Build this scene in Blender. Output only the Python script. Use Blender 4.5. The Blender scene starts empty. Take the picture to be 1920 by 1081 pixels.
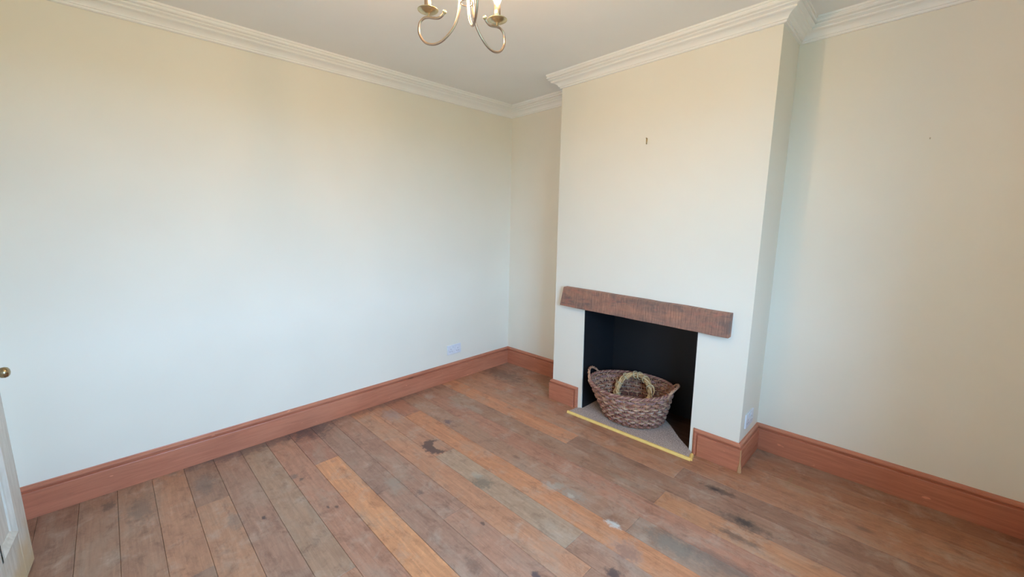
import bpy, math, random
from mathutils import Vector, Matrix

random.seed(7)
scene = bpy.context.scene
COL = scene.collection

# ------------------------------------------------------------------ camera
PITCH, ROLL, YAW, FPX = -0.15710298, 0.00142166, 0.78986785, 761.1312
CAM = Vector((2.98801, -2.89573, 1.44750))
fw = Vector((-math.sin(YAW) * math.cos(PITCH), math.cos(YAW) * math.cos(PITCH), math.sin(PITCH)))
rt0 = Vector((math.cos(YAW), math.sin(YAW), 0))
up0 = rt0.cross(fw)
rt = rt0 * math.cos(ROLL) + up0 * math.sin(ROLL)
up = up0 * math.cos(ROLL) - rt0 * math.sin(ROLL)
cam = bpy.data.cameras.new('camera')
camo = bpy.data.objects.new('camera', cam)
COL.objects.link(camo)
cam.sensor_fit = 'HORIZONTAL'
cam.sensor_width = 36.0
cam.lens = FPX / 1920 * 36.0
cam.clip_start = 0.02
camo.matrix_world = Matrix(((rt.x, up.x, -fw.x, CAM.x), (rt.y, up.y, -fw.y, CAM.y), (rt.z, up.z, -fw.z, CAM.z), (0, 0, 0, 1)))
scene.camera = camo

# ------------------------------------------------------------------ light and exposure
SKY_COLOR, SKY_STRENGTH = (0.338, 0.640, 1.0), 33.0
BULB_COLOR, BULB_STRENGTH = (1.0, 0.61, 0.33), 405.0
world = bpy.data.worlds.new('overcast_sky')
scene.world = world
world.use_nodes = True
bg = world.node_tree.nodes['Background']
bg.inputs[0].default_value = (*SKY_COLOR, 1)
bg.inputs[1].default_value = SKY_STRENGTH
vs = scene.view_settings
vs.view_transform = 'Standard'
vs.look = 'None'
vs.gamma = 1.0
vs.use_curve_mapping = False
vs.exposure = 0.0
scene.cycles.use_denoising = True
scene.cycles.diffuse_bounces = 6
scene.cycles.glossy_bounces = 3
scene.cycles.max_bounces = 8
scene.cycles.use_adaptive_sampling = True
scene.cycles.adaptive_threshold = 0.03
scene.cycles.sample_clamp_indirect = 6.0

# room measures (metres)
H, ZC = 2.552, 2.4545          # ceiling, underside of the cornice
XE, YN = 3.50, -3.36           # right wall, near wall
D = 0.3718                     # depth of the chimney breast
XL, XR = 0.9274, 2.3485        # chimney breast at the floor
XA, XB, ZO = 1.2212, 2.0672, 0.86   # fireplace opening
YF = 0.062                     # back of the firebox
HS = 0.17                      # skirting height
LL, LB, LC = 0.0408, 0.0242, 0.0346  # the old walls lean by this much at cornice height
LXL, LXR = 0.0142, 0.0157
WIN = (-2.72, -1.58, 0.70, 2.15)    # window in the right wall: y0, y1, z0, z1
# sky portal: only guides sampling of the real sky through the window opening
pl = bpy.data.lights.new('window_portal', 'AREA')
pl.shape = 'RECTANGLE'
pl.size, pl.size_y = WIN[1] - WIN[0], WIN[3] - WIN[2]
pl.cycles.is_portal = True
po = bpy.data.objects.new('window_portal', pl)
COL.objects.link(po)
po.matrix_world = Matrix(((0, 0, 1, XE + 0.26), (1, 0, 0, (WIN[0] + WIN[1]) / 2), (0, 1, 0, (WIN[2] + WIN[3]) / 2), (0, 0, 0, 1)))


# ------------------------------------------------------------------ helpers
def lin(c):
    return tuple((v / 255 / 12.92) if v / 255 <= 0.04045 else ((v / 255 + 0.055) / 1.055) ** 2.4 for v in c)


class MB:
    """collects shapes that become one mesh object"""

    def __init__(s):
        s.v, s.f, s.m = [], [], []

    def add(s, vs_, fs, mi=0):
        o = len(s.v)
        s.v += [tuple(x) for x in vs_]
        s.f += [tuple(i + o for i in f) for f in fs]
        s.m += [mi] * len(fs)

    def box(s, x0, x1, y0, y1, z0, z1, mi=0):
        s.hexa([(x0, y0, z0), (x1, y0, z0), (x1, y1, z0), (x0, y1, z0), (x0, y0, z1), (x1, y0, z1), (x1, y1, z1), (x0, y1, z1)], mi)

    def hexa(s, p, mi=0):
        s.add(p, [(3, 2, 1, 0), (4, 5, 6, 7), (0, 1, 5, 4), (1, 2, 6, 5), (2, 3, 7, 6), (3, 0, 4, 7)], mi)

    def tube(s, path, rad, n=8, closed=False, mi=0, squash=1.0, upv=None):
        P = [Vector(p) for p in path]
        L = len(P)
        R = rad if hasattr(rad, '__len__') else [rad] * L
        rings = []
        nrm = None
        for i in range(L):
            a = P[(i - 1) % L] if (closed or i > 0) else P[i]
            b = P[(i + 1) % L] if (closed or i < L - 1) else P[i]
            t = (b - a)
            t = t.normalized() if t.length > 1e-9 else Vector((0, 0, 1))
            if nrm is None:
                ref = Vector(upv) if upv else (Vector((0, 0, 1)) if abs(t.z) < 0.9 else Vector((1, 0, 0)))
                nrm = (ref - t * ref.dot(t)).normalized()
            else:
                nrm = (nrm - t * nrm.dot(t)).normalized()
            bn = t.cross(nrm)
            rings.append([P[i] + nrm * (R[i] * math.cos(2 * math.pi * k / n)) + bn * (R[i] * squash * math.sin(2 * math.pi * k / n)) for k in range(n)])
        vv = [p for r in rings for p in r]
        ff = []
        for i in range(L if closed else L - 1):
            j = (i + 1) % L
            for k in range(n):
                l = (k + 1) % n
                ff.append((i * n + k, i * n + l, j * n + l, j * n + k))
        if not closed:
            ff.append(tuple(range(n - 1, -1, -1)))
            ff.append(tuple((L - 1) * n + k for k in range(n)))
        s.add(vv, ff, mi)

    def lathe(s, prof, n=24, at=(0, 0, 0), mi=0, axis='z'):
        vv, ff = [], []
        for r, z in prof:
            for k in range(n):
                a = 2 * math.pi * k / n
                p = (r * math.cos(a), r * math.sin(a), z)
                if axis == 'y':
                    p = (p[0], p[2], -p[1])
                elif axis == 'x':
                    p = (p[2], p[0], p[1])
                vv.append((p[0] + at[0], p[1] + at[1], p[2] + at[2]))
        for i in range(len(prof) - 1):
            for k in range(n):
                l = (k + 1) % n
                ff.append((i * n + k, i * n + l, (i + 1) * n + l, (i + 1) * n + k))
        ff.append(tuple(range(n - 1, -1, -1)))
        ff.append(tuple((len(prof) - 1) * n + k for k in range(n)))
        s.add(vv, ff, mi)

    def build(s, name, mats, parent=None, smooth=False, bevel=0, loc=None, color=None):
        me = bpy.data.meshes.new(name)
        me.from_pydata(s.v, [], s.f)
        for m in (mats if isinstance(mats, (list, tuple)) else [mats]):
            me.materials.append(m)
        me.polygons.foreach_set('material_index', s.m)
        if smooth:
            me.polygons.foreach_set('use_smooth', [True] * len(s.f))
        me.update()
        o = bpy.data.objects.new(name, me)
        COL.objects.link(o)
        if loc is not None:
            o.location = loc
        if parent is not None:
            o.parent = parent
        if color:
            o.color = (*color, 1)
        if bevel:
            b = o.modifiers.new('bevel', 'BEVEL')
            b.width = bevel
            b.segments = 2
            b.limit_method = 'ANGLE'
            b.angle_limit = math.radians(40)
        return o


def empty(name, loc, rz=0):
    o = bpy.data.objects.new(name, None)
    COL.objects.link(o)
    o.location = loc
    o.rotation_euler = (0, 0, rz)
    o.empty_display_size = 0.05
    return o


def tag(o, label, cat, group=None):
    o['label'] = label
    o['category'] = cat
    if group:
        o['group'] = group
    return o


def struct(o, label=None):
    o['kind'] = 'structure'
    if label:
        o['label'] = label
    return o


# ------------------------------------------------------------------ materials
class NT:
    def __init__(s, name):
        s.mat = bpy.data.materials.new(name)
        s.mat.use_nodes = True
        s.t = s.mat.node_tree
        s.b = s.t.nodes['Principled BSDF']

    def n(s, typ, **kw):
        x = s.t.nodes.new(typ)
        for k, v in kw.items():
            setattr(x, k, v)
        return x

    def link(s, a, b):
        s.t.links.new(a, b)

    def set(s, node, **kw):
        for k, v in kw.items():
            node.inputs[k.replace('_', ' ')].default_value = v

    def coord(s, kind='Object', scale=(1, 1, 1), rand=False):
        if kind == 'Position':
            out = s.n('ShaderNodeNewGeometry').outputs['Position']
        else:
            out = s.n('ShaderNodeTexCoord').outputs[kind]
        if rand:
            oi = s.n('ShaderNodeObjectInfo')
            mu = s.n('ShaderNodeMath', operation='MULTIPLY')
            s.link(oi.outputs['Random'], mu.inputs[0])
            mu.inputs[1].default_value = 37.0
            ad = s.n('ShaderNodeVectorMath', operation='ADD')
            s.link(out, ad.inputs[0])
            s.link(mu.outputs[0], ad.inputs[1])
            out = ad.outputs[0]
        mp = s.n('ShaderNodeMapping')
        mp.inputs['Scale'].default_value = scale
        s.link(out, mp.inputs[0])
        return mp.outputs[0]

    def noise(s, vec, scale, detail=4, rough=0.6, dist=0.0):
        x = s.n('ShaderNodeTexNoise')
        x.inputs['Scale'].default_value = scale
        x.inputs['Detail'].default_value = detail
        x.inputs['Roughness'].default_value = rough
        x.inputs['Distortion'].default_value = dist
        s.link(vec, x.inputs['Vector'])
        return x.outputs['Fac']

    def rng(s, val, a, b, c=0.0, d=1.0, smooth=False):
        x = s.n('ShaderNodeMapRange')
        if smooth:
            x.interpolation_type = 'SMOOTHSTEP'
        x.inputs['From Min'].default_value = a
        x.inputs['From Max'].default_value = b
        x.inputs['To Min'].default_value = c
        x.inputs['To Max'].default_value = d
        s.link(val, x.inputs['Value'])
        return x.outputs['Result']

    def mix(s, fac, a, b, mode='MIX'):
        x = s.n('ShaderNodeMix', data_type='RGBA', blend_type=mode)
        for sock, v in ((x.inputs[0], fac), (x.inputs[6], a), (x.inputs[7], b)):
            if hasattr(v, 'is_linked'):
                s.link(v, sock)
            elif isinstance(v, tuple):
                sock.default_value = (*v[:3], 1)
            else:
                sock.default_value = v
        return x.outputs[2]

    def math(s, op, a, b=0.0):
        x = s.n('ShaderNodeMath', operation=op)
        for i, v in enumerate((a, b)):
            if hasattr(v, 'is_linked'):
                s.link(v, x.inputs[i])
            else:
                x.inputs[i].default_value = v
        return x.outputs[0]

    def bump(s, h, strength=0.3, dist=0.002):
        x = s.n('ShaderNodeBump')
        x.inputs['Strength'].default_value = strength
        x.inputs['Distance'].default_value = dist
        s.link(h, x.inputs['Height'])
        s.link(x.outputs[0], s.b.inputs['Normal'])

    def color(s, c):
        if hasattr(c, 'is_linked'):
            s.link(c, s.b.inputs['Base Color'])
        else:
            s.b.inputs['Base Color'].default_value = (*c[:3], 1)

    def rough(s, r):
        if hasattr(r, 'is_linked'):
            s.link(r, s.b.inputs['Roughness'])
        else:
            s.b.inputs['Roughness'].default_value = r


def plain(name, col, rough=0.5, metal=0.0, bump=None):
    m = NT(name)
    v = m.coord()
    f = m.noise(v, 40, 3)
    m.color(m.mix(m.rng(f, 0.3, 0.7), tuple(c * 0.93 for c in col), tuple(min(1, c * 1.05) for c in col)))
    m.rough(rough)
    m.b.inputs['Metallic'].default_value = metal
    if bump:
        m.bump(m.noise(v, bump[0], 4), bump[1], 0.002)
    return m.mat


def paint(name, col, bump=0.12, rough=0.62):
    m = NT(name)
    v = m.coord('Position')
    big = m.noise(v, 2.2, 2, 0.5)
    m.color(m.mix(m.rng(big, 0.3, 0.7), tuple(x * 0.968 for x in col), col))
    m.rough(rough)
    if bump > 0.1:
        m.bump(m.noise(v, 140, 1, 0.5), bump, 0.001)
    return m.mat


WALL = paint('cream_wall_paint', (0.85, 0.81, 0.708), 0.05)
CEIL = paint('ceiling_paint', (0.89, 0.885, 0.87), 0.05)
CORN = paint('cornice_paint', (0.93, 0.925, 0.90), 0.05, 0.5)
BLACKW = paint('black_hearth_paint', (0.011, 0.0115, 0.014), 0.05, 0.55)


def timber(name, base, dark, light, axis, knots=True, rough=0.36):
    """stained softwood, grain running along axis 0 (x), 1 (y) or 2 (z)"""
    m = NT(name)
    st = [9.0, 9.0, 9.0]
    st[axis] = 0.7
    v = m.coord('Position', tuple(st))
    g = m.noise(v, 6.0, 5, 0.6, 0.6)
    st2 = [1.0, 1.0, 1.0]
    st2[axis] = 0.35
    b = m.noise(m.coord('Position', tuple(st2)), 5.0, 3, 0.5)
    c = m.mix(m.rng(g, 0.32, 0.7), dark, base)
    c = m.mix(m.rng(b, 0.5, 0.75, 0, 0.45), c, light)
    if knots:
        st3 = [1.0, 1.0, 1.0]
        st3[axis] = 0.33
        vo = m.n('ShaderNodeTexVoronoi')
        vo.inputs['Scale'].default_value = 6.5
        vo.inputs['Randomness'].default_value = 1.0
        m.link(m.coord('Position', tuple(st3)), vo.inputs['Vector'])
        k = m.rng(vo.outputs['Distance'], 0.035, 0.075, 1, 0, True)
        c = m.mix(m.math('MULTIPLY', k, 0.75), c, tuple(x * 0.45 for x in dark))
        sc = m.noise(m.coord('Position', tuple(4.0 if i != axis else 1.5 for i in range(3))), 9.0, 2, 0.5)
        c = m.mix(m.rng(sc, 0.72, 0.76, 0, 0.5), c, tuple(min(1, x * 1.5) for x in light))
    m.color(c)
    m.rough(m.rng(g, 0.3, 0.7, rough + 0.1, rough - 0.08))
    m.bump(g, 0.12, 0.002)
    return m.mat


PB, PD, PL_ = (0.55, 0.205, 0.118), (0.42, 0.146, 0.082), (0.64, 0.275, 0.168)
PINE_Y = timber('stained_pine_along_y', PB, PD, PL_, 1)
PINE_X = timber('stained_pine_along_x', PB, PD, PL_, 0)
PINE_Z = timber('stained_pine_along_z', PB, PD, PL_, 2, False)
BARE = plain('bare_worn_pine', (0.52, 0.30, 0.15), 0.6, 0, (60, 0.3))


def beam_material():
    m = NT('rough_sawn_beam')
    v = m.coord('Position')
    saw = m.noise(m.coord('Position', (110, 5, 6)), 1.0, 4, 0.75)
    saw2 = m.noise(m.coord('Position', (230, 8, 11)), 1.0, 3, 0.7)
    patch = m.noise(m.coord('Position', (7, 7, 18)), 1.0, 4, 0.6, 0.5)
    c = m.mix(m.rng(patch, 0.36, 0.66), lin((122, 98, 88)), lin((172, 122, 98)))
    c = m.mix(m.rng(saw, 0.46, 0.68, 0, 0.8), c, lin((108, 80, 70)))
    c = m.mix(m.rng(saw2, 0.54, 0.72, 0, 0.65), c, lin((206, 156, 128)))
    dk = m.noise(m.coord('Position', (4.5, 4, 26)), 1.0, 3, 0.6)
    c = m.mix(m.rng(dk, 0.62, 0.72, 0, 0.7), c, lin((84, 78, 82)))
    red = m.noise(m.coord('Position', (9, 9, 20)), 1.3, 3, 0.6)
    c = m.mix(m.rng(red, 0.55, 0.7, 0, 0.5), c, lin((178, 112, 92)))
    m.color(c)
    m.rough(0.6)
    m.bump(saw, 0.5, 0.004)
    return m.mat


BEAM = beam_material()

# floor stains: centre, radii, colour, strength, noise scale
STAINS = [
    ((0.06, -2.02), (0.16, 0.16), (70, 62, 66), 0.75, 14),
    ((0.05, -2.35), (0.07, 0.40), (82, 72, 74), 0.65, 12),
    ((0.04, -1.45), (0.06, 0.5), (90, 78, 78), 0.5, 12),
    ((0.258, -1.487), (0.11, 0.07), (156, 142, 138), 0.6, 16),
    ((0.651, -1.246), (0.045, 0.028), (82, 66, 82), 0.8, 25),
    ((0.176, -1.096), (0.06, 0.05), (180, 165, 150), 0.55, 22),
    ((0.50, -1.03), (0.12, 0.05), (168, 152, 136), 0.45, 18),
    ((0.62, -0.97), (0.11, 0.04), (172, 156, 140), 0.5, 18),
    ((0.25, -0.30), (0.35, 0.10), (82, 64, 56), 0.55, 9),
    ((1.374, -1.529), (0.075, 0.05), (112, 100, 86), 0.8, 22),
    ((1.30, -1.51), (0.04, 0.03), (176, 164, 146), 0.6, 22),
    ((1.668, -1.285), (0.055, 0.035), (176, 164, 150), 0.75, 24),
    ((1.70, -1.24), (0.03, 0.03), (160, 148, 132), 0.7, 30),
    ((1.806, -1.250), (0.085, 0.038), (158, 146, 132), 0.7, 24),
    ((1.80, -1.27), (0.03, 0.018), (196, 184, 170), 0.6, 30),
    ((2.073, -1.289), (0.042, 0.026), (206, 200, 192), 0.95, 18),
    ((2.20, -1.395), (0.085, 0.066), (178, 142, 124), 0.75, 20),
    ((2.21, -1.40), (0.062, 0.048), (140, 100, 84), 0.7, 20),
    ((2.33, -1.215), (0.17, 0.05), (118, 108, 98), 0.75, 14),
    ((2.55, -1.16), (0.25, 0.05), (96, 84, 80), 0.5, 12),
    ((2.338, -0.653), (0.10, 0.028), (70, 54, 48), 0.8, 18),
    ((2.325, -0.655), (0.028, 0.014), (52, 40, 40), 0.9, 20),
    ((2.52, -0.826), (0.14, 0.045), (84, 66, 56), 0.7, 16),
    ((2.52, -0.826), (0.04, 0.028), (50, 38, 36), 0.95, 16),
    ((2.52, -0.95), (0.10, 0.024), (84, 68, 62), 0.7, 16),
    ((2.226, -1.54), (0.045, 0.03), (66, 56, 60), 0.9, 22),
    ((2.004, -1.777), (0.024, 0.02), (72, 62, 70), 0.9, 22),
    ((0.568, -2.276), (0.03, 0.022), (110, 96, 90), 0.8, 26),
    ((0.625, -2.254), (0.018, 0.014), (92, 76, 70), 0.9, 30),
    ((0.824, -2.491), (0.020, 0.010), (64, 50, 54), 0.95, 30),
    ((0.969, -2.234), (0.014, 0.008), (70, 54, 56), 0.9, 30),
    ((1.002, -2.201), (0.018, 0.009), (70, 54, 56), 0.9, 30),
    ((0.28, -2.66), (0.13, 0.05), (112, 100, 92), 0.6, 14),
    ((0.75, -2.60), (0.10, 0.03), (116, 104, 98), 0.5, 16),
    ((1.62, -1.74), (0.016, 0.010), (92, 70, 64), 0.9, 30),
    ((1.78, -1.93), (0.06, 0.03), (112, 88, 78), 0.6, 20),
    ((1.20, -1.83), (0.03, 0.014), (100, 82, 78), 0.8, 26),
    ((1.05, -1.90), (0.10, 0.05), (158, 146, 132), 0.6, 14),
    ((1.913, -0.941), (0.10, 0.022), (158, 136, 116), 0.6, 20),
    ((2.65, -0.30), (0.07, 0.012), (150, 116, 84), 0.7, 26),
    ((2.60, -0.27), (0.012, 0.07), (150, 116, 84), 0.7, 26),
    ((0.16, -3.04), (0.05, 0.03), (80, 68, 62), 0.7, 24),
    ((0.30, -2.92), (0.14, 0.06), (110, 98, 88), 0.6, 14),
]


def floor_material(stains, crescent):
    m = NT('worn_floor_timber')
    oi = m.n('ShaderNodeObjectInfo')
    base = oi.outputs['Color']
    g = m.noise(m.coord('Object', (0.8, 11, 11), True), 5.0, 6, 0.65, 0.8)
    fine = m.noise(m.coord('Object', (3.0, 60, 60), True), 4.0, 3, 0.6)
    blot = m.noise(m.coord('Object', (1.0, 2.2, 1), True), 3.2, 5, 0.62, 0.4)
    dirt = m.noise(m.coord('Position'), 7.0, 5, 0.7, 0.3)
    c = m.mix(m.rng(g, 0.35, 0.68, 0.55, 0.0), base, m.mix(1.0, base, (0.55, 0.52, 0.52), 'MULTIPLY'))
    c = m.mix(m.rng(blot, 0.50, 0.72, 0, 0.55), c, lin((170, 150, 132)))
    c = m.mix(m.rng(blot, 0.46, 0.28, 0, 0.55), c, m.mix(1.0, base, (0.60, 0.50, 0.46), 'MULTIPLY'))
    c = m.mix(m.rng(fine, 0.58, 0.8, 0, 0.35), c, m.mix(1.0, base, (1.35, 1.3, 1.25), 'MULTIPLY'))
    c = m.mix(m.rng(dirt, 0.53, 0.74, 0, 0.6), c, lin((184, 162, 144)))
    dark = m.noise(m.coord('Position', (1.0, 1.6, 1)), 9.0, 5, 0.7, 0.5)
    c = m.mix(m.rng(dark, 0.52, 0.70, 0, 0.75), c, m.mix(1.0, c, (0.58, 0.52, 0.52), 'MULTIPLY'))
    streak = m.noise(m.coord('Position', (1.3, 34, 1)), 3.0, 5, 0.75)
    c = m.mix(m.rng(streak, 0.60, 0.74, 0, 0.45), c, lin((206, 180, 158)))
    streak2 = m.noise(m.coord('Position', (2.2, 26, 1)), 4.0, 4, 0.7)
    c = m.mix(m.rng(streak2, 0.60, 0.76, 0, 0.5), c, m.mix(1.0, c, (0.62, 0.52, 0.50), 'MULTIPLY'))
    mott = m.noise(m.coord('Position'), 30.0, 5, 0.75, 0.6)
    c = m.mix(m.rng(mott, 0.54, 0.74, 0, 0.5), c, m.mix(1.0, c, (1.32, 1.36, 1.40), 'MULTIPLY'))
    c = m.mix(m.rng(mott, 0.46, 0.30, 0, 0.5), c, m.mix(1.0, c, (0.72, 0.66, 0.64), 'MULTIPLY'))
    # natural knots
    vo = m.n('ShaderNodeTexVoronoi')
    vo.inputs['Scale'].default_value = 2.6
    m.link(m.coord('Object', (0.55, 1.25, 1), True), vo.inputs['Vector'])
    c = m.mix(m.rng(vo.outputs['Distance'], 0.025, 0.085, 0.6, 0, True), c, lin((82, 64, 58)))
    # stains with a place and shape of their own
    pos = m.n('ShaderNodeNewGeometry').outputs['Position']
    warp = {}
    for (cx, cy), (rx, ry), colr, amt, ns in stains:
        if ns not in warp:
            nz = m.n('ShaderNodeTexNoise')
            nz.inputs['Scale'].default_value = ns * 1.6
            nz.inputs['Detail'].default_value = 6
            nz.inputs['Roughness'].default_value = 0.7
            m.link(pos, nz.inputs['Vector'])
            warp[ns] = m.rng(nz.outputs['Fac'], 0, 1, -1.5, 1.5)
        sb = m.n('ShaderNodeVectorMath', operation='SUBTRACT')
        m.link(pos, sb.inputs[0])
        sb.inputs[1].default_value = (cx, cy, 0)
        sc = m.n('ShaderNodeVectorMath', operation='MULTIPLY')
        m.link(sb.outputs[0], sc.inputs[0])
        sc.inputs[1].default_value = (1 / rx, 1 / ry, 0)
        ln = m.n('ShaderNodeVectorMath', operation='LENGTH')
        m.link(sc.outputs[0], ln.inputs[0])
        d = m.math('ADD', ln.outputs['Value'], warp[ns])
        c = m.mix(m.rng(d, 0.35, 1.25, amt * 0.85, 0, True), c, lin(colr))
    if crescent:
        # the dark crescent left by spilt stain: an ellipse less a smaller one
        nz = m.noise(m.coord('Position'), 45, 3, 0.6)
        w = m.rng(nz, 0, 1, -0.45, 0.45)

        def ell(cx, cy, rx, ry):
            sb = m.n('ShaderNodeVectorMath', operation='SUBTRACT')
            m.link(pos, sb.inputs[0])
            sb.inputs[1].default_value = (cx, cy, 0)
            sc = m.n('ShaderNodeVectorMath', operation='MULTIPLY')
            m.link(sb.outputs[0], sc.inputs[0])
            sc.inputs[1].default_value = (1 / rx, 1 / ry, 0)
            ln = m.n('ShaderNodeVectorMath', operation='LENGTH')
            m.link(sc.outputs[0], ln.inputs[0])
            return m.math('ADD', ln.outputs['Value'], w)
        outer = m.rng(ell(0.868, -1.508, 0.105, 0.072), 0.85, 1.05, 1, 0)
        inner = m.rng(ell(0.885, -1.470, 0.075, 0.052), 0.85, 1.05, 1, 0)
        cres = m.math('MULTIPLY', outer, m.math('SUBTRACT', 1.0, inner))
        c = m.mix(m.math('MULTIPLY', cres, 0.85), c, lin((84, 60, 56)))
    m.color(c)
    m.rough(m.rng(blot, 0.3, 0.7, 0.38, 0.60))
    m.bump(g, 0.10, 0.002)
    return m.mat


FLOOR_CACHE = {}


def floor_for(x0, x1, y0, y1):
    """floor timber carrying just the stains that lie on this board"""
    def hit(cx, cy, rx, ry):
        return cx + rx * 2.6 > x0 and cx - rx * 2.6 < x1 and cy + ry * 2.6 > y0 and cy - ry * 2.6 < y1
    ids = tuple(i for i, st in enumerate(STAINS) if hit(*st[0], *st[1]))
    cr = hit(0.868, -1.508, 0.105, 0.072)
    if (ids, cr) not in FLOOR_CACHE:
        FLOOR_CACHE[(ids, cr)] = floor_material([STAINS[i] for i in ids], cr)
    return FLOOR_CACHE[(ids, cr)]

SUBF = plain('dark_subfloor', (0.04, 0.028, 0.022), 0.8)
BRASS = plain('satin_antique_brass', (0.50, 0.40, 0.32), 0.34, 1.0)
PANB = plain('pale_brass', (0.66, 0.56, 0.34), 0.30, 1.0)
KNOBB = plain('aged_brass_knob', (0.42, 0.34, 0.20), 0.22, 1.0)
GOLD = plain('gold_carpet_bar', (1.0, 0.68, 0.22), 0.35, 0.2)
PLASTIC = plain('white_plastic', (0.74, 0.77, 0.84), 0.3)
HOLE = plain('socket_slot_shadow', (0.28, 0.29, 0.33), 0.6)
WINP = plain('white_window_paint', (0.8, 0.8, 0.78), 0.4)
STEEL = plain('dull_steel', (0.55, 0.48, 0.38), 0.45, 0.6)


def bulb_material():
    m = NT('glowing_bulb')
    m.color((1, 0.9, 0.7))
    m.b.inputs['Emission Color'].default_value = (*BULB_COLOR, 1)
    m.b.inputs['Emission Strength'].default_value = BULB_STRENGTH
    return m.mat


BULB = bulb_material()


def glass_material():
    m = bpy.data.materials.new('window_glass')
    m.use_nodes = True
    t = m.node_tree
    t.nodes.remove(t.nodes['Principled BSDF'])
    tr = t.nodes.new('ShaderNodeBsdfTransparent')
    gl = t.nodes.new('ShaderNodeBsdfGlossy')
    gl.inputs['Roughness'].default_value = 0.02
    mx = t.nodes.new('ShaderNodeMixShader')
    mx.inputs[0].default_value = 0.06
    t.links.new(tr.outputs[0], mx.inputs[1])
    t.links.new(gl.outputs[0], mx.inputs[2])
    t.links.new(mx.outputs[0], t.nodes['Material Output'].inputs[0])
    return m


GLASS = glass_material()


def willow_material():
    m = NT('brown_willow')
    oi = m.n('ShaderNodeObjectInfo')
    v = m.coord('Object')
    a = m.noise(v, 26, 3, 0.6)
    b = m.noise(v, 90, 3, 0.6)
    c = m.mix(m.rng(a, 0.38, 0.66), m.mix(1.0, oi.outputs['Color'], (0.60, 0.48, 0.47), 'MULTIPLY'), oi.outputs['Color'])
    c = m.mix(m.rng(b, 0.55, 0.75, 0, 0.6), c, m.mix(1.0, oi.outputs['Color'], (1.6, 1.5, 1.4), 'MULTIPLY'))
    m.color(c)
    m.rough(0.42)
    m.bump(b, 0.25, 0.002)
    return m.mat


WILLOW = willow_material()


def carpet_material():
    m = NT('taupe_tweed_carpet')
    v = m.coord('Position')
    a = m.noise(v, 190, 4, 0.8)
    b = m.noise(v, 75, 3, 0.7)
    c = m.mix(m.rng(a, 0.40, 0.60), lin((132, 110, 99)), lin((236, 210, 196)))
    c = m.mix(m.rng(b, 0.5, 0.7, 0, 0.6), c, lin((156, 138, 130)))
    m.color(c)
    m.rough(0.95)
    m.bump(a, 0.8, 0.004)
    return m.mat


CARPET = carpet_material()


def door_material():
    m = NT('worn_limed_door_paint')
    v = m.coord('Position')
    a = m.noise(m.coord('Position', (9, 9, 1.2)), 5, 4, 0.6)
    b = m.noise(v, 5.5, 4, 0.6)
    sep = m.n('ShaderNodeSeparateXYZ')
    m.link(v, sep.inputs[0])
    low = m.math('ADD', m.rng(sep.outputs['Z'], 0.34, 0.02, -0.3, 0.75), m.rng(b, 0.3, 0.7, -0.3, 0.3))
    c = m.mix(m.rng(a, 0.35, 0.7), lin((196, 190, 178)), lin((220, 216, 206)))
    c = m.mix(m.rng(low, 0.1, 0.7, 0, 0.8, True), c, lin((206, 178, 132)))
    c = m.mix(m.rng(m.noise(v, 18, 4, 0.7), 0.62, 0.72, 0, 0.4), c, lin((166, 158, 146)))
    m.color(c)
    m.rough(0.5)
    m.bump(a, 0.15, 0.002)
    return m.mat


DOORM = door_material()


# ------------------------------------------------------------------ the setting
def lean(z):
    return z / ZC


def wall_slab(name, a0, a1, b0, b1, out, mat):
    """a0,a1 bottom ends of the inner face, b0,b1 top ends, out = outward offset"""
    ox, oy = out
    m = MB()
    p = [(*a0, -0.02), (*a1, -0.02), (a1[0] + ox, a1[1] + oy, -0.02), (a0[0] + ox, a0[1] + oy, -0.02),
         (*b0, H + 0.05), (*b1, H + 0.05), (b1[0] + ox, b1[1] + oy, H + 0.05), (b0[0] + ox, b0[1] + oy, H + 0.05)]
    m.hexa(p)
    return struct(m.build(name, mat))


kt = lean(H + 0.05)
wall_slab('wall_left', (0, YN - 0.2), (0, 0.2), (LL * kt, YN - 0.2), (LL * kt, 0.2), (-0.2, 0), WALL)
wall_slab('wall_back_left_alcove', (-0.1, 0), (XL + 0.1, 0), (-0.1, LB * kt), (XL + 0.1, LB * kt), (0, 0.2), WALL)
wall_slab('wall_back_right_alcove', (XR - 0.1, 0), (XE + 0.2, 0), (XR - 0.1, LB * kt), (XE + 0.2, LB * kt), (0, 0.2), WALL)
wall_slab('wall_near', (-0.1, YN), (XE + 0.2, YN), (-0.1, YN), (XE + 0.2, YN), (0, -0.2), WALL)

# chimney breast: two piers and the block over the opening
m = MB()
yb = 0.2


def cy(z):
    return -D + LC * lean(z)


def cxl(z):
    return XL + LXL * lean(z)


def cxr(z):
    return XR + LXR * lean(z)


zt = H + 0.05
for (x0, x1, x0t, x1t, z0, z1) in ((cxl(-0.02), XA, cxl(ZO), XA, -0.02, ZO), (XB, cxr(-0.02), XB, cxr(ZO), -0.02, ZO), (cxl(ZO), cxr(ZO), cxl(zt), cxr(zt), ZO, zt)):
    m.hexa([(x0, cy(z0), z0), (x1, cy(z0), z0), (x1, yb, z0), (x0, yb, z0), (x0t, cy(z1), z1), (x1t, cy(z1), z1), (x1t, yb, z1), (x0t, yb, z1)])
m.box(XA - 0.05, XB + 0.05, YF + 0.022, yb, -0.02, ZO + 0.01)
struct(m.build('wall_chimney_breast', WALL))
# black painted lining of the firebox
m = MB()
m.box(XA, XA + 0.006, cy(0.4) + 0.006, YF, 0.001, ZO)
m.box(XB - 0.006, XB, cy(0.4) + 0.006, YF, 0.001, ZO)
m.box(XA, XB, YF, YF + 0.02, 0.001, ZO)
m.box(XA, XB, cy(0.8) + 0.01, YF, ZO - 0.006, ZO)
struct(m.build('wall_firebox', BLACKW))

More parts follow.
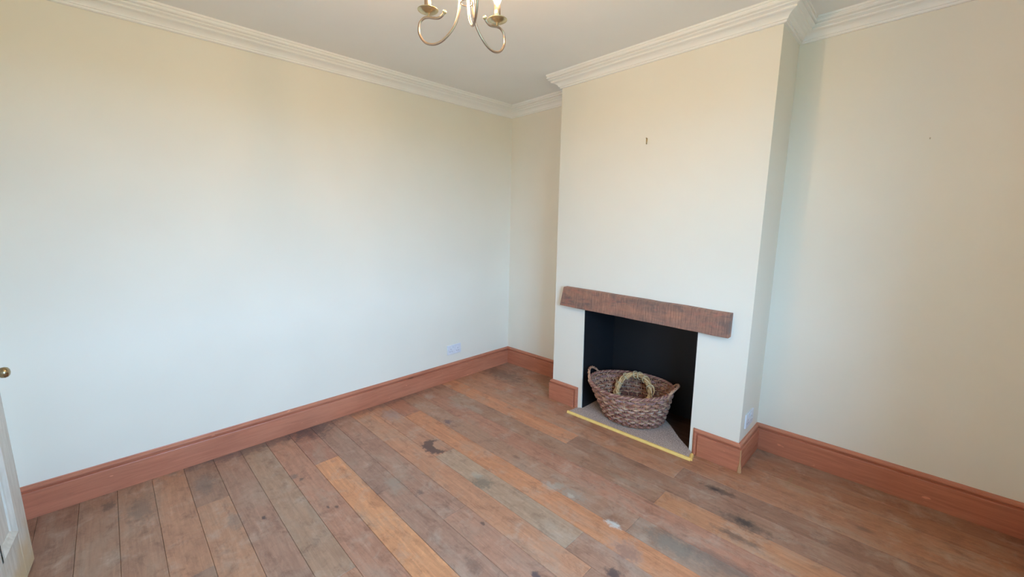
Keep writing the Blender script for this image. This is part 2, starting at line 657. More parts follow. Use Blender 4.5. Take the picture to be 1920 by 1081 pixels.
b = MB()
b.box(XA + 0.006, XB - 0.006, cy(0) + 0.03, YF, 0.0, 0.004)
struct(b.build('floor_hearth', timber('dark_hearth_board', (0.085, 0.040, 0.026), (0.05, 0.024, 0.016), (0.11, 0.055, 0.036), 0, False, 0.5)), 'dark brown hearth board inside the firebox')

# right wall with a window opening
wy0, wy1, wz0, wz1 = WIN
m = MB()
T = 0.26
m.box(XE, XE + T, YN - 0.2, wy0, -0.02, H + 0.05)
m.box(XE, XE + T, wy1, 0.2, -0.02, H + 0.05)
m.box(XE, XE + T, wy0, wy1, -0.02, wz0)
m.box(XE, XE + T, wy0, wy1, wz1, H + 0.05)
struct(m.build('wall_right', WALL))
w = MB()
fx0, fx1 = XE + 0.12, XE + 0.18
for a in ((wy0, wy0 + 0.06, wz0, wz1), (wy1 - 0.06, wy1, wz0, wz1), (wy0 + 0.06, wy1 - 0.06, wz0, wz0 + 0.06), (wy0 + 0.06, wy1 - 0.06, wz1 - 0.06, wz1)):
    w.box(fx0, fx1, *a)
win = struct(w.build('window_1', WINP, bevel=0.004))
ym = (wy0 + wy1) / 2
zm = (wz0 + wz1) / 2
b = MB(); b.box(fx0, fx1, ym - 0.02, ym + 0.02, wz0 + 0.06, wz1 - 0.06); b.build('mullion', WINP, win)
b = MB(); b.box(XE - 0.04, fx0, wy0 - 0.04, wy1 + 0.04, wz0 - 0.03, wz0); b.build('window_sill', WINP, win)
for a in ((wy0 + 0.06, ym - 0.02), (ym + 0.02, wy1 - 0.06)):
    b = MB(); b.box(fx0 + 0.028, fx0 + 0.032, a[0], a[1], wz0 + 0.06, wz1 - 0.06); b.build('pane', GLASS, win)
b = MB()
b.box(XE + T, XE + 60, -40, 40, -0.7, -0.5)
struct(b.build('ground_outside', plain('lawn', (0.10, 0.13, 0.05), 0.9, 0, (30, 0.6))))

b = MB()
b.box(-0.2, XE + 0.26, YN - 0.2, 0.2, H, H + 0.1)
struct(b.build('ceiling', CEIL))

# floor: subfloor slab and planks
b = MB()
b.box(-0.2, XE + 0.26, YN - 0.2, 0.2, -0.12, -0.022)
floor = struct(b.build('floor', SUBF))
Y0, PW = -3.15, 0.1431
ROWS = {
    -2: [(1.3, (132, 110, 94)), (9, (140, 116, 100))],
    -1: [(0.7, (128, 106, 92)), (9, (142, 116, 98))],
    0: [(1.6, (138, 114, 97)), (9, (150, 120, 100))],
    1: [(1.2, (148, 122, 103)), (9, (150, 118, 100))],
    2: [(1.0, (162, 128, 104)), (9, (138, 122, 110))],
    3: [(0.5, (136, 114, 100)), (9, (164, 132, 108))],
    4: [(1.9, (146, 121, 108)), (9, (150, 118, 100))],
    5: [(1.43, (152, 133, 115)), (9, (164, 128, 106))],
    6: [(9, (163, 126, 108))],
    7: [(0.53, (150, 110, 96)), (9, (206, 152, 108))],
    8: [(1.05, (144, 122, 112)), (9, (148, 122, 110))],
    9: [(1.46, (150, 121, 108)), (9, (160, 126, 110))],
    10: [(2.143, (178, 134, 106)), (9, (150, 120, 104))],
    11: [(0.97, (170, 130, 106)), (2.0, (162, 146, 127)), (9, (150, 120, 104))],
    12: [(0.35, (158, 112, 92)), (9, (188, 132, 94))],
    13: [(2.14, (150, 121, 103)), (9, (134, 113, 99))],
    14: [(0.5, (150, 112, 94)), (9, (158, 115, 96))],
    15: [(0.3, (150, 116, 98)), (2.14, (142, 113, 95)), (9, (172, 125, 90))],
    16: [(1.45, (188, 132, 96)), (9, (134, 106, 90))],
    17: [(2.12, (164, 122, 96)), (9, (128, 98, 82))],
    18: [(0.55, (168, 120, 92)), (1.7, (150, 110, 90)), (9, (152, 110, 84))],
    19: [(0.75, (146, 108, 88)), (9, (150, 108, 80))],
    20: [(0.4, (134, 102, 86)), (9, (140, 100, 76))],
    21: [(0.6, (138, 106, 90)), (9, (128, 92, 72))],
    22: [(9, (120, 88, 70))],
}
FG = (1.42, 1.22, 1.10)
for k, segs in sorted(ROWS.items()):
    y0 = Y0 + PW * k
    y1 = y0 + PW
    y0 = max(y0, YN)
    y1 = min(y1, 0.075)
    x0 = 0.0
    for xe, colr in segs:
        x1 = min(xe, XE)
        g, c = 0.0005, 0.0013
        Lx, Ly = (x1 - x0) / 2 - g, (y1 - y0) / 2 - g
        dz = random.uniform(-0.0006, 0.0)
        pm = MB()
        vv = []
        for zz, ins in ((-0.022, 0), (-c, 0), (0, c)):
            vv += [(-Lx + ins, -Ly + ins, zz + dz), (Lx - ins, -Ly + ins, zz + dz), (Lx - ins, Ly - ins, zz + dz), (-Lx + ins, Ly - ins, zz + dz)]
        ff = [(8, 9, 10, 11)]
        for q in (0, 4):
            for i in range(4):
                j = (i + 1) % 4
                ff.append((q + i, q + j, q + 4 + j, q + 4 + i))
        pm.add(vv, ff)
        colr = tuple(c_ * 0.68 + m_ * 0.32 for c_, m_ in zip(colr, (154, 124, 104)))
        lc = lin(colr)
        pm.build('plank', floor_for(x0, x1, y0, y1), floor, loc=((x0 + x1) / 2, (y0 + y1) / 2, 0), color=tuple(v * f_ for v, f_ in zip(lc, FG)))
        x0 = x1
        if x1 >= XE:
            break


# mouldings swept along the room outline with mitred corners
def outline(z):
    k = lean(z)
    return [Vector(p) for p in ((LL * k, YN), (LL * k, LB * k), (XL + LXL * k, LB * k), (XL + LXL * k, -D + LC * k), (XR + LXR * k, -D + LC * k), (XR + LXR * k, LB * k), (XE, LB * k), (XE, YN))]


def offset_pt(out, i, p):
    n = len(out)
    a = (out[i] - out[i - 1]).normalized()
    bdir = (out[(i + 1) % n] - out[i]).normalized()
    na, nb = Vector((a.y, -a.x)), Vector((bdir.y, -bdir.x))
    return out[i] + (na + nb) * p


def run(out, i, prof, m, trim0=None, trim1=None):
    """moulding along edge i -> i+1; prof = [(offset, z)...] closed against the wall"""
    n = len(out)
    j = (i + 1) % n
    vv = []
    for p, z in prof:
        vv.append((*offset_pt(out, i, p), z))
    for p, z in prof:
        vv.append((*offset_pt(out, j, p), z))
    if trim0 is not None:
        vv[:len(prof)] = [(trim0, v[1], v[2]) for v in vv[:len(prof)]]
    if trim1 is not None:
        vv[len(prof):] = [(trim1, v[1], v[2]) for v in vv[len(prof):]]
    L = len(prof)
    ff = [(a, (a + 1) % L, L + (a + 1) % L, L + a) for a in range(L)]
    ff += [tuple(range(L - 1, -1, -1)), tuple(range(L, 2 * L))]
    m.add(vv, ff)


dropz = [(0.0, 0.0), (0.088, 0.0), (0.088, 0.011), (0.082, 0.012), (0.080, 0.016), (0.086, 0.019), (0.0865, 0.024), (0.084, 0.028), (0.077, 0.030),
         (0.070, 0.032), (0.070, 0.035), (0.079, 0.037), (0.079, 0.040), (0.074, 0.043), (0.064, 0.045), (0.058, 0.048), (0.0645, 0.052), (0.062, 0.057), (0.055, 0.060),
         (0.049, 0.0605), (0.040, 0.063), (0.032, 0.068), (0.026, 0.074), (0.022, 0.080), (0.020, 0.086), (0.014, 0.0865), (0.014, 0.094), (0.010, 0.0975), (-0.02, 0.0975)]
corn_prof = [(p, H - z) for p, z in dropz]
corn_prof[0] = (-0.02, H)
m = MB()
oc = outline(H - 0.05)
for i in range(8):
    run(oc, i, corn_prof, m)
struct(m.build('trim_1', CORN), 'white moulded plaster cornice around the ceiling')

sk = [(-0.004, 0.0), (-0.004, HS), (0.004, HS), (0.006, HS - 0.004), (0.012, HS - 0.006), (0.0165, HS - 0.011), (0.0175, HS - 0.017), (0.0155, HS - 0.023), (0.0105, HS - 0.027), (0.0095, HS - 0.032), (0.0205, HS - 0.0335), (0.0215, HS - 0.036), (0.0215, 0.0)]
sk = [(p, z) for p, z in sk]
ob = outline(0.08)
for i, nm, mt in ((0, 'left', PINE_Y), (1, 'back_left', PINE_X), (2, 'chimney_left_side', PINE_Y), (4, 'chimney_right_side', PINE_Y), (5, 'back_right', PINE_X), (6, 'right', PINE_Y), (7, 'near', PINE_X)):
    m = MB()
    run(ob, i, sk, m)
    struct(m.build('baseboard_' + nm, mt))
# chimney front: two short lengths whose moulding returns down the side of the opening
LE, RS = 1.187, 2.088
ret = [(0.0, -0.004), (0.0, 0.004), (0.004, 0.006), (0.006, 0.012), (0.011, 0.0165), (0.017, 0.0175), (0.023, 0.0155), (0.027, 0.0105), (0.032, 0.0095), (0.0335, 0.0205), (0.036, 0.0215)]
yw = ob[3].y
for nm, xend, sgn, xcorner in (('chimney_front_left', LE, -1, 3), ('chimney_front_right', RS, 1, 4)):
    m = MB()
    vv, ff = [], []
    for o_, t_ in ret:
        q = offset_pt(ob, xcorner, t_)
        vv.append((q.x, q.y, HS - o_))
        vv.append((xend + sgn * o_, q.y, HS - o_))
        vv.append((xend + sgn * o_, q.y, 0.0))
    for k in range(len(ret) - 1):
        for c in (0, 1):
            ff.append((3 * k + c, 3 * k + c + 1, 3 * k + 3 + c + 1, 3 * k + 3 + c))
    L = 3 * (len(ret) - 1)
    # flat face
    q = offset_pt(ob, xcorner, ret[-1][1])
    vv.append((q.x, q.y, 0.0))
    ff.append((L, L + 1, L + 2, len(vv) - 1))
    m.add(vv, ff)
    struct(m.build('baseboard_' + nm, PINE_X))
# bare worn corner of the skirting
q0 = offset_pt(ob, 4, 0.0216)
cc = MB()
pth = [(q0.x, q0.y, z) for z in (0.001, 0.03, 0.06, 0.10, 0.135, 0.141)]
rr = [0.012, 0.0095, 0.0045, 0.003, 0.0026, 0.0015]
cc.tube(pth, rr, 6)
par = bpy.data.objects['baseboard_chimney_front_right']
cc.build('worn_edge', BARE, par)

# ------------------------------------------------------------------ door ajar on the left
ang = math.atan2(-3.291 + 3.272, 0.826 - 0.57)
DW, DH, DT = 0.762, 1.98, 0.036
door_rot = ang
door = MB()
z0 = 0.006


def dframe(mb, x0, x1, za, zb):
    mb.box(x0, x1, -DT, 0, za, zb)


ST, MU = 0.125, 0.10
rails = [(z0, 0.215), (0.74, 0.94), (DH - 0.12, DH)]
dframe(door, 0, ST, z0, DH)
dframe(door, DW - ST, DW, z0, DH)
for a in rails:
    dframe(door, ST, DW - ST, *a)
mx = DW / 2
for za, zb in ((0.215, 0.74), (0.94, DH - 0.12)):
    dframe(door, mx - MU / 2, mx + MU / 2, za, zb)
door_o = struct(door.build('door_1', DOORM, bevel=0.002), 'worn cream panelled door standing ajar at the left edge')
door_o.location = (0.415, -3.272, 0)
door_o.rotation_euler = (0, 0, door_rot)
for (x0, x1) in ((ST, mx - MU / 2), (mx + MU / 2, DW - ST)):
    for (za, zb) in ((0.215, 0.74), (0.94, DH - 0.12)):
        p = MB()
        p.box(x0, x1, -DT + 0.012, -0.014, za, zb)
        p.build('panel', DOORM, door_o)
        mo = MB()
        prof = [(0.0, 0.003), (0.010, 0.004), (0.016, -0.001), (0.022, -0.006), (0.028, -0.009), (0.030, -0.014)]
        vv, ff = [], []
        for o_, y_ in prof:
            vv += [(x0 + o_, y_, za + o_), (x1 - o_, y_, za + o_), (x1 - o_, y_, zb - o_), (x0 + o_, y_, zb - o_)]
        for k in range(len(prof) - 1):
            for c in range(4):
                d_ = (c + 1) % 4
                ff.append((4 * k + c, 4 * k + d_, 4 * k + 4 + d_, 4 * k + 4 + c))
        mo.add(vv, ff)
        mo.build('panel_moulding', DOORM, door_o)
kn = MB()
kn.lathe([(0.0235, 0.0), (0.0235, 0.003), (0.012, 0.006), (0.008, 0.012), (0.009, 0.017), (0.015, 0.022), (0.0205, 0.030), (0.0218, 0.038), (0.019, 0.046), (0.012, 0.051), (0.003, 0.053)], 28, (0, 0, 0), 0, 'y')
ko = kn.build('door_knob', KNOBB, door_o, smooth=True)
ko.location = (0.078, 0.0, 0.868)
# architrave behind the door
ar = MB()
ar.box(0.33, 0.40, YN, YN + 0.018, 0, 2.06)
ar.box(1.19, 1.26, YN, YN + 0.018, 0, 2.06)
ar.box(0.40, 1.19, YN, YN + 0.018, 1.99, 2.06)
struct(ar.build('trim_2', DOORM), 'cream painted architrave around the doorway')

# ------------------------------------------------------------------ mantel beam
m = MB()
yb_ = cy(0.9) + 0.004
NX = 14
ft, fb = [], []
corners = dict(tl=(1.046, 0.965), bl=(1.012, 0.816), tr=(2.255, 0.939), br=(2.253, 0.795))
random.seed(3)
rows = []
for i in range(NX + 1):
    t = i / NX
    xt = corners['tl'][0] * (1 - t) + corners['tr'][0] * t
    xb_ = corners['bl'][0] * (1 - t) + corners['br'][0] * t
    zt_ = corners['tl'][1] * (1 - t) + corners['tr'][1] * t + (random.uniform(-1, 1) * 0.0016 if 0 < i < NX else 0)
    zb_ = corners['bl'][1] * (1 - t) + corners['br'][1] * t + (random.uniform(-1, 1) * 0.0016 if 0 < i < NX else 0)
    yf = -0.4045 + random.uniform(-1, 1) * 0.0012
    rows.append([(xb_, yf, zb_), (xt, yf, zt_), (xt, yb_, zt_ + 0.002), (xb_, yb_, zb_)])
vv = [p for r in rows for p in r]
ff = []
for i in range(NX):
    for c in range(4):
        d_ = (c + 1) % 4
        ff.append((4 * i + c, 4 * i + 4 + c, 4 * i + 4 + d_, 4 * i + d_))
ff += [(0, 1, 2, 3), (4 * NX + 3, 4 * NX + 2, 4 * NX + 1, 4 * NX)]
m.add(vv, ff)
beam = m.build('mantel_beam', BEAM, bevel=0.003)
tag(beam, 'rough-sawn reddish brown timber mantel beam fixed over the fireplace opening', 'mantel beam')

# ------------------------------------------------------------------ hearth carpet with gold edge bar
CT = 0.010
poly = [(1.182, -0.493), (2.118, -0.473), (2.104, -0.405), (2.062, -0.358), (1.965, -0.274), (1.839, -0.137), (1.70, -0.02), (1.62, 0.055), (1.229, 0.055), (1.229, -0.358), (1.192, -0.392)]


def inside(x, y):
    r = False
    j = len(poly) - 1
    for i in range(len(poly)):
        xi, yi = poly[i]
        xj, yj = poly[j]
        if (yi > y) != (yj > y) and x < (xj - xi) * (y - yi) / (yj - yi) + xi:
            r = not r
        j = i
    return r


root = empty('hearth_carpet', (1.6, -0.3, 0))
tag(root, 'taupe carpet offcut with gold edging lying in the fireplace hearth', 'carpet')
m = MB()
n = len(poly)
m.add([(x - 1.6, y + 0.3, 0.0) for x, y in poly] + [(x - 1.6, y + 0.3, CT) for x, y in poly],
      [tuple(range(n, 2 * n))] + [(i, (i + 1) % n, n + (i + 1) % n, n + i) for i in range(n)])
m.build('backing', CARPET, root)
# the pile: short tufts nobody could count
random.seed(5)
pv, pf = [], []
cnt = 0
while cnt < 15000:
    x, y = random.uniform(1.18, 2.12), random.uniform(-0.495, 0.056)
    if not inside(x, y):
        continue
    h = random.uniform(0.0012, 0.0030)
    a = random.uniform(0, math.pi)
    wd = random.uniform(0.0012, 0.002)
    dx, dy = math.cos(a) * wd, math.sin(a) * wd
    tx, ty = random.uniform(-0.002, 0.002), random.uniform(-0.002, 0.002)
    o_ = len(pv)
    X, Yy = x - 1.6, y + 0.3
    pv += [(X - dx, Yy - dy, CT - 0.001), (X + dx, Yy + dy, CT - 0.001), (X + tx - dy, Yy + ty + dx, CT - 0.001), (X + tx, Yy + ty, CT + h)]
    pf += [(o_, o_ + 1, o_ + 3), (o_ + 1, o_ + 2, o_ + 3), (o_ + 2, o_, o_ + 3)]
    cnt += 1
m = MB()
m.add(pv, pf)
pile = m.build('carpet_pile', CARPET, root)
pile['kind'] = 'stuff'


def bar(p0, p1, name):
    mb = MB()
    a, b_ = Vector((*p0, 0)), Vector((*p1, 0))
    d_ = (b_ - a).normalized()
    nn = Vector((d_.y, -d_.x, 0))
    prof = [(-0.012, 0.010), (-0.012, 0.013), (-0.004, 0.0165), (0.004, 0.0155), (0.008, 0.009), (0.0095, 0.0), (-0.0005, 0.0), (-0.0005, 0.010)]
    vv = [a + nn * o_ + Vector((0, 0, z)) for o_, z in prof] + [b_ + nn * o_ + Vector((0, 0, z)) for o_, z in prof]
    L = len(prof)
    vv = [(v.x - 1.6, v.y + 0.3, v.z) for v in vv]
    mb.add(vv, [(i, (i + 1) % L, L + (i + 1) % L, L + i) for i in range(L)] + [tuple(range(L - 1, -1, -1)), tuple(range(L, 2 * L))])
    o = mb.build(name, GOLD, root)
    o['label'] = 'gold metal edge bar'
    return o


bar((1.180, -0.493), (2.120, -0.473), 'edge_bar')
bar((2.120, -0.473), (2.106, -0.410), 'edge_bar')


# ------------------------------------------------------------------ wicker basket
BZ = CT + 0.0045
basket = empty('wicker_basket', (1.592, -0.222, BZ), math.radians(14))
tag(basket, 'large oval brown willow basket with loop handles standing in the fireplace', 'basket')
A0, B0, A1, B1, BH = 0.205, 0.172, 0.300, 0.262, 0.262
NS = 46


def axes(t):
    s_ = t ** 0.92
    return A0 + (A1 - A0) * s_, B0 + (B1 - B0) * s_


def shift(t):
    return (-0.028 * t, -0.028 * t)


def endlift(th, t):
    return t * t * 0.016 * abs(math.cos(th)) ** 3


def bp(th, t, off=0.0):
    a, b_ = axes(t)
    sx, sy = shift(t)
    nx, ny = math.cos(th) * b_, math.sin(th) * a
    l = math.hypot(nx, ny)
    return (math.cos(th) * a + nx / l * off + sx, math.sin(th) * b_ + ny / l * off + sy, t * BH + endlift(th, t))


WCOL = [(184, 140, 112), (158, 114, 102), (200, 166, 138), (172, 134, 124), (146, 104, 94), (194, 150, 118), (182, 156, 142), (154, 110, 94)]
random.seed(11)
NR = 23
for i in range(NR):
    t0_ = (0.012 + i * 0.0104) / BH
    m = MB()
    path, rad = [], []
    M_ = NS * 5
    for k in range(M_):
        th = 2 * math.pi * k / M_
        off = 0.0090 * math.cos(NS / 2 * th + math.pi * (i // 2))
        w_ = 0.0012 * math.sin(3 * th + i) / BH
        path.append(bp(th, min(1, t0_ + w_), off))
        rad.append(0.0058 + 0.0010 * math.sin(5 * th + i * 1.7))
    m.tube(path, rad, 6, True)
    c = random.choice(WCOL)
    m.build('willow_weaver', WILLOW, basket, smooth=True, color=tuple(v * 1.2 for v in lin(c)))
for k in range(NS):
    th = 2 * math.pi * k / NS
    m = MB()
    m.tube([bp(th, t, 0) for t in (0.0, 0.2, 0.4, 0.6, 0.8, 0.97)], 0.0036, 6)
    m.build('willow_stake', WILLOW, basket, smooth=True, color=lin(random.choice([(206, 176, 142), (186, 146, 116), (220, 192, 158)])))
# plaited rim
for s_ in range(4):
    m = MB()
    path = []
    M_ = 260
    for k in range(M_):
        th = 2 * math.pi * k / M_
        ph = 26 * th + s_ * math.pi / 2
        p = bp(th, 0.985, 0.0085 * math.cos(ph))
        path.append((p[0], p[1], p[2] + 0.0075 * math.sin(ph)))
    m.tube(path, 0.0052, 6, True)
    m.build('rim_strand', WILLOW, basket, smooth=True, color=lin([(186, 138, 120), (164, 120, 112), (200, 162, 136), (154, 108, 98)][s_]))
# foot ring and woven base
m = MB()
m.tube([bp(2 * math.pi * k / 120, 0.02, 0.004 * math.cos(30 * 2 * math.pi * k / 120)) for k in range(120)], 0.0062, 6, True)
m.build('foot_ring', WILLOW, basket, smooth=True, color=lin((160, 120, 92)))
m = MB()
for j in range(14):
    s_ = 0.06 + j * 0.07
    m.tube([(math.cos(2 * math.pi * k / 90) * (A0 - 0.004) * s_, math.sin(2 * math.pi * k / 90) * (B0 - 0.004) * s_, 0.014 + 0.004 * math.cos(20 * 2 * math.pi * k / 90 + math.pi * j)) for k in range(90)], 0.0062, 5, True)
for j in range(8):
    a = math.pi * j / 8
    m.tube([(-math.cos(a) * A0 * 0.95, -math.sin(a) * B0 * 0.95, 0.014), (math.cos(a) * A0 * 0.95, math.sin(a) * B0 * 0.95, 0.014)], 0.005, 5)
m.build('woven_base', WILLOW, basket, smooth=True, color=lin((132, 98, 84)))
# loop handles: twisted rods
for th0, hh, outw, hw in ((math.pi, 0.074, 0.012, 0.40), (0.0, 0.060, 0.030, 0.34)):
    hm = MB()
    for s_ in range(3):
        path = []
        for k in range(41):
            u = k / 40
            th = th0 + hw * (2 * u - 1)
            arch = math.sin(math.pi * u) ** 0.55
            base_ = Vector(bp(th, 0.97, 0.004 + outw * math.sin(math.pi * u)))
            ph = 16 * u + s_ * 2.094
            base_.z += hh * arch - 0.012
            tw = 0.0058
            nrm = Vector((math.cos(th), math.sin(th), 0))
            path.append(base_ + nrm * tw * math.cos(ph) + Vector((0, 0, tw * math.sin(ph))))
        hm.tube(path, 0.0052, 6)
    # wrapped feet of the handle
    for sg in (-1, 1):
        for q in range(3):
            th = th0 + sg * (hw + 0.03 * q)
            hm.tube([bp(th, 1.0, 0.012), bp(th - sg * 0.02, 0.9, 0.012), bp(th - sg * 0.05, 0.80, 0.009)], [0.0045, 0.004, 0.003], 6)
    hm.build('handle', WILLOW, basket, smooth=True, color=lin((206, 164, 134)))

# ------------------------------------------------------------------ vine wreath inside the basket
wre = empty('vine_wreath', (1.545, -0.150, BZ + 0.172))
tag(wre, 'pale straw-coloured vine wreath propped upright inside the brown basket', 'wreath')
wre.rotation_euler = (math.radians(90 - 36), math.radians(0), math.radians(13))
VINE = NT('dry_vine')
_v = VINE.coord('Object')
_oi = VINE.n('ShaderNodeObjectInfo')
VINE.color(VINE.mix(VINE.rng(VINE.noise(_v, 70, 3), 0.35, 0.65), VINE.mix(1.0, _oi.outputs['Color'], (0.78, 0.72, 0.64), 'MULTIPLY'), _oi.outputs['Color']))
VINE.rough(0.7)
VINE.bump(VINE.noise(_v, 160, 3), 0.4, 0.002)
VINE = VINE.mat
random.seed(21)
RW, TW = 0.126, 0.020
VC = [(252, 220, 172), (240, 204, 152), (255, 232, 190), (205, 165, 116)]
for s_ in range(16):
    m = MB()
    ph0 = random.uniform(0, 6.28)
    rho = random.uniform(0.35, 1.0) * TW
    turns = random.choice([2, 3, 3, 4, 5])
    path, rad = [], []
    for k in range(90):
        th = 2 * math.pi * k / 90
        ph = turns * th + ph0
        rr_ = rho * (1 + 0.25 * math.sin(2 * th + s_))
        R_ = RW + rr_ * math.cos(ph)
        path.append((R_ * math.cos(th), R_ * math.sin(th), rr_ * math.sin(ph)))
        rad.append(0.0042 + 0.001 * math.sin(4 * th + s_))
    m.tube(path, rad, 6, True)
    m.build('vine_strand', VINE, wre, smooth=True, color=lin(random.choice(VC)))
for th in (0.35, 0.95, 1.35, 1.62, 2.2, 2.75, 3.5, 4.4, 5.3):
    m = MB()
    for q in range(2):
        path = []
        for k in range(16):
            a = 2 * math.pi * k / 16
            R_ = RW + (TW + 0.008) * math.cos(a)
            t2 = th + 0.05 * q + 0.10 * math.sin(a)
            path.append((R_ * math.cos(t2), R_ * math.sin(t2), (TW + 0.008) * math.sin(a)))
        m.tube(path, 0.0026, 5, True)
    m.build('vine_binding', VINE, wre, smooth=True, color=lin((220, 200, 164)))
for q in range(16):
    th = random.uniform(-0.2, 3.4)
    m = MB()
    p0 = Vector(((RW) * math.cos(th), RW * math.sin(th), random.uniform(0.0, TW)))
    tang = Vector((-math.sin(th), math.cos(th), 0)) * random.choice([-1, 1])
    outv = Vector((math.cos(th), math.sin(th), 0)) * random.uniform(-0.7, 0.8) + Vector((0, 0, random.uniform(0.1, 0.5)))
    p1 = p0 + tang * random.uniform(0.03, 0.05) + outv * 0.028
    m.tube([p0, (p0 + p1) / 2 + outv * 0.004, p1], [0.003, 0.0024, 0.0012], 5)
    m.build('stray_twig', VINE, wre, smooth=True, color=lin(random.choice(VC)))

# ------------------------------------------------------------------ chandelier
LX, LY, LZ = 1.858, -1.984, 2.127     # axis, height of the candle seats
AR = 0.137
ch = empty('chandelier', (LX, LY, H))
tag(ch, 'three-arm antique brass chandelier with lit candle bulbs hanging from the ceiling', 'chandelier')
zs = LZ - H
m = MB()
m.lathe([(0.006, 0.0), (0.058, 0.0), (0.058, -0.006), (0.050, -0.014), (0.030, -0.026), (0.012, -0.034), (0.008, -0.04)], 28)
m.build('ceiling_rose', BRASS, ch, smooth=True)
m = MB()
m.lathe([(0.0055, -0.036), (0.0055, zs + 0.215), (0.012, zs + 0.21), (0.020, zs + 0.195), (0.022, zs + 0.17), (0.014, zs + 0.15), (0.010, zs + 0.11), (0.014, zs + 0.085), (0.009, zs + 0.07), (0.004, zs + 0.06)], 20)
m.build('stem', BRASS, ch, smooth=True)
m = MB()
m.tube([(0.020 * math.cos(2 * math.pi * k / 32), 0.020 * math.sin(2 * math.pi * k / 32), zs + 0.028) for k in range(32)], 0.0018, 8, True)
m.build('collar_ring', BRASS, ch, smooth=True)


def catmull(pts, n=8):
    P = [Vector(p) for p in pts]
    P = [P[0] * 2 - P[1]] + P + [P[-1] * 2 - P[-2]]
    out = []
    for i in range(1, len(P) - 2):
        for k in range(n):
            t = k / n
            a, b_, c, d_ = P[i - 1], P[i], P[i + 1], P[i + 2]
            out.append(0.5 * ((2 * b_) + (c - a) * t + (2 * a - 5 * b_ + 4 * c - d_) * t * t + (3 * b_ - a - 3 * c + d_) * t ** 3))
    out.append(P[-2])
    return out


prof = [(0.014, 0.19), (0.0225, 0.12), (0.0235, 0.05), (0.028, 0.005), (0.044, -0.036), (0.078, -0.070), (0.114, -0.0845), (0.150, -0.076), (0.171, -0.046), (0.169, -0.016), (0.155, -0.002), (0.137, 0.0), (0.118, -0.004), (0.100, -0.006), (0.087, 0.000), (0.078, 0.010)]
VA = math.degrees(math.atan2(LY - CAM.y, LX - CAM.x))
for al in (70, -50, 190):
    an = math.radians(VA + al)
    dx, dy = math.cos(an), math.sin(an)
    path = [(r * dx, r * dy, zs + z) for r, z in catmull([(p[0], p[1], 0) for p in prof]) for _ in (0,)] if False else [(v.x * dx, v.x * dy, zs + v.y) for v in catmull([(p[0], p[1], 0) for p in prof])]
    m = MB()
    m.tube(path, 0.0042, 10)
    arm = m.build('arm', BRASS, ch, smooth=True)
    m = MB()
    e = path[-1]
    m.lathe([(0.001, -0.007), (0.005, -0.005), (0.007, 0.0), (0.005, 0.005), (0.001, 0.007)], 14, e)
    m.build('ball_tip', PANB, arm, smooth=True)
    px_, py_ = AR * dx, AR * dy
    m = MB()
    m.lathe([(0.004, 0.002), (0.0045, 0.010), (0.010, 0.0125), (0.024, 0.0155), (0.0335, 0.021), (0.0345, 0.0225), (0.0335, 0.0225), (0.023, 0.018), (0.010, 0.016), (0.002, 0.016)], 28, (px_, py_, zs))
    m.build('drip_pan', PANB, arm, smooth=True)
    m = MB()
    m.lathe([(0.0115, 0.016), (0.0115, 0.068), (0.009, 0.070), (0.005, 0.070)], 20, (px_, py_, zs))
    m.build('candle_sleeve', BRASS, arm, smooth=True)
    m = MB()
    m.lathe([(0.006, 0.0705), (0.010, 0.078), (0.0155, 0.092), (0.0165, 0.104), (0.013, 0.122), (0.007, 0.140), (0.002, 0.152)], 20, (px_, py_, zs))
    m.build('bulb', BULB, arm, smooth=True)


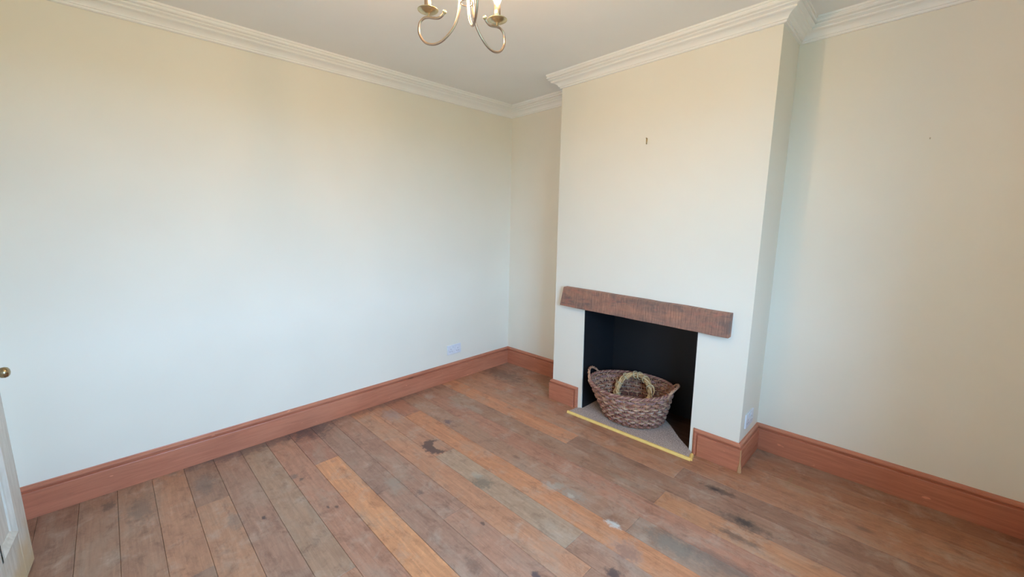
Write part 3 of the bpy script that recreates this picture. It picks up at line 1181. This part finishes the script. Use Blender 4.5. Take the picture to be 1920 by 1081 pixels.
# ------------------------------------------------------------------ sockets and hooks
def socket(name, loc, axis, label, W, Hh, face):
    """double wall socket; face = outward x direction (+1)"""
    r = empty(name, loc)
    tag(r, label, 'socket', 'wall sockets')
    p = MB()
    p.box(0, 0.009, -W / 2, W / 2, -Hh / 2, Hh / 2)
    p.build('face_plate', PLASTIC, r, bevel=0.003)
    for s_ in (-1, 1):
        c = s_ * W * 0.25
        for (yy, zz, a, b_) in ((0, 0.012, 0.0022, 0.0045), (-0.011, -0.012, 0.0042, 0.0022), (0.011, -0.012, 0.0042, 0.0022)):
            h = MB()
            h.box(0.0088, 0.0094, c + yy - a, c + yy + a, zz - 0.006 - b_, zz - 0.006 + b_)
            h.build('pin_slot', HOLE, r)
        h = MB()
        h.hexa([(0.009, s_ * 0.011 - 0.006, 0.012), (0.011, s_ * 0.011 - 0.006, 0.012), (0.011, s_ * 0.011 + 0.006, 0.012), (0.009, s_ * 0.011 + 0.006, 0.012),
                (0.009, s_ * 0.011 - 0.006, 0.031), (0.0135, s_ * 0.011 - 0.006, 0.031), (0.0135, s_ * 0.011 + 0.006, 0.031), (0.009, s_ * 0.011 + 0.006, 0.031)])
        h.build('rocker_switch', PLASTIC, r)
    return r


socket('double_socket', (LL * lean(0.296), -0.7045, 0.296), 0, 'white double wall socket above the skirting on the left wall', 0.153, 0.089, 1)
socket('double_socket', (XR + LXR * lean(0.276) , -0.222, 0.276), 0, 'white wall socket low on the right side of the chimney breast', 0.146, 0.090, 1)

hy = cy(1.98)
hk = empty('picture_hook', (1.652, hy, 1.98))
tag(hk, 'small brass picture hook on the chimney breast wall above the mantel beam', 'hook')
m = MB()
m.box(-0.005, 0.004, -0.0025, 0, -0.006, 0.018)
m.build('hook_plate', KNOBB, hk, bevel=0.001)
m = MB()
m.tube(catmull([(0, -0.003, 0.012), (0.001, -0.004, -0.008), (0.003, -0.007, -0.018), (0.004, -0.012, -0.020), (0.005, -0.016, -0.012)], 5), 0.0026, 8)
m.build('hook_bend', KNOBB, hk, smooth=True)
m = MB()
m.tube([(0, 0.0, 0.013), (0, -0.010, 0.017)], 0.0018, 8)
m.tube([(0, -0.010, 0.017), (0, -0.0112, 0.0175)], 0.0032, 8)
m.build('nail', KNOBB, hk, smooth=True)
ny = LB * lean(1.862)
m = MB()
m.tube([(0, 0.004, 0), (0, -0.010, 0.003)], 0.0022, 8)
m.tube([(0, -0.010, 0.003), (0, -0.0115, 0.0033)], 0.0032, 8)
nl = m.build('wall_nail', STEEL, smooth=False, loc=(2.952, ny, 1.862))
tag(nl, 'tiny nail in the right alcove wall', 'nail')
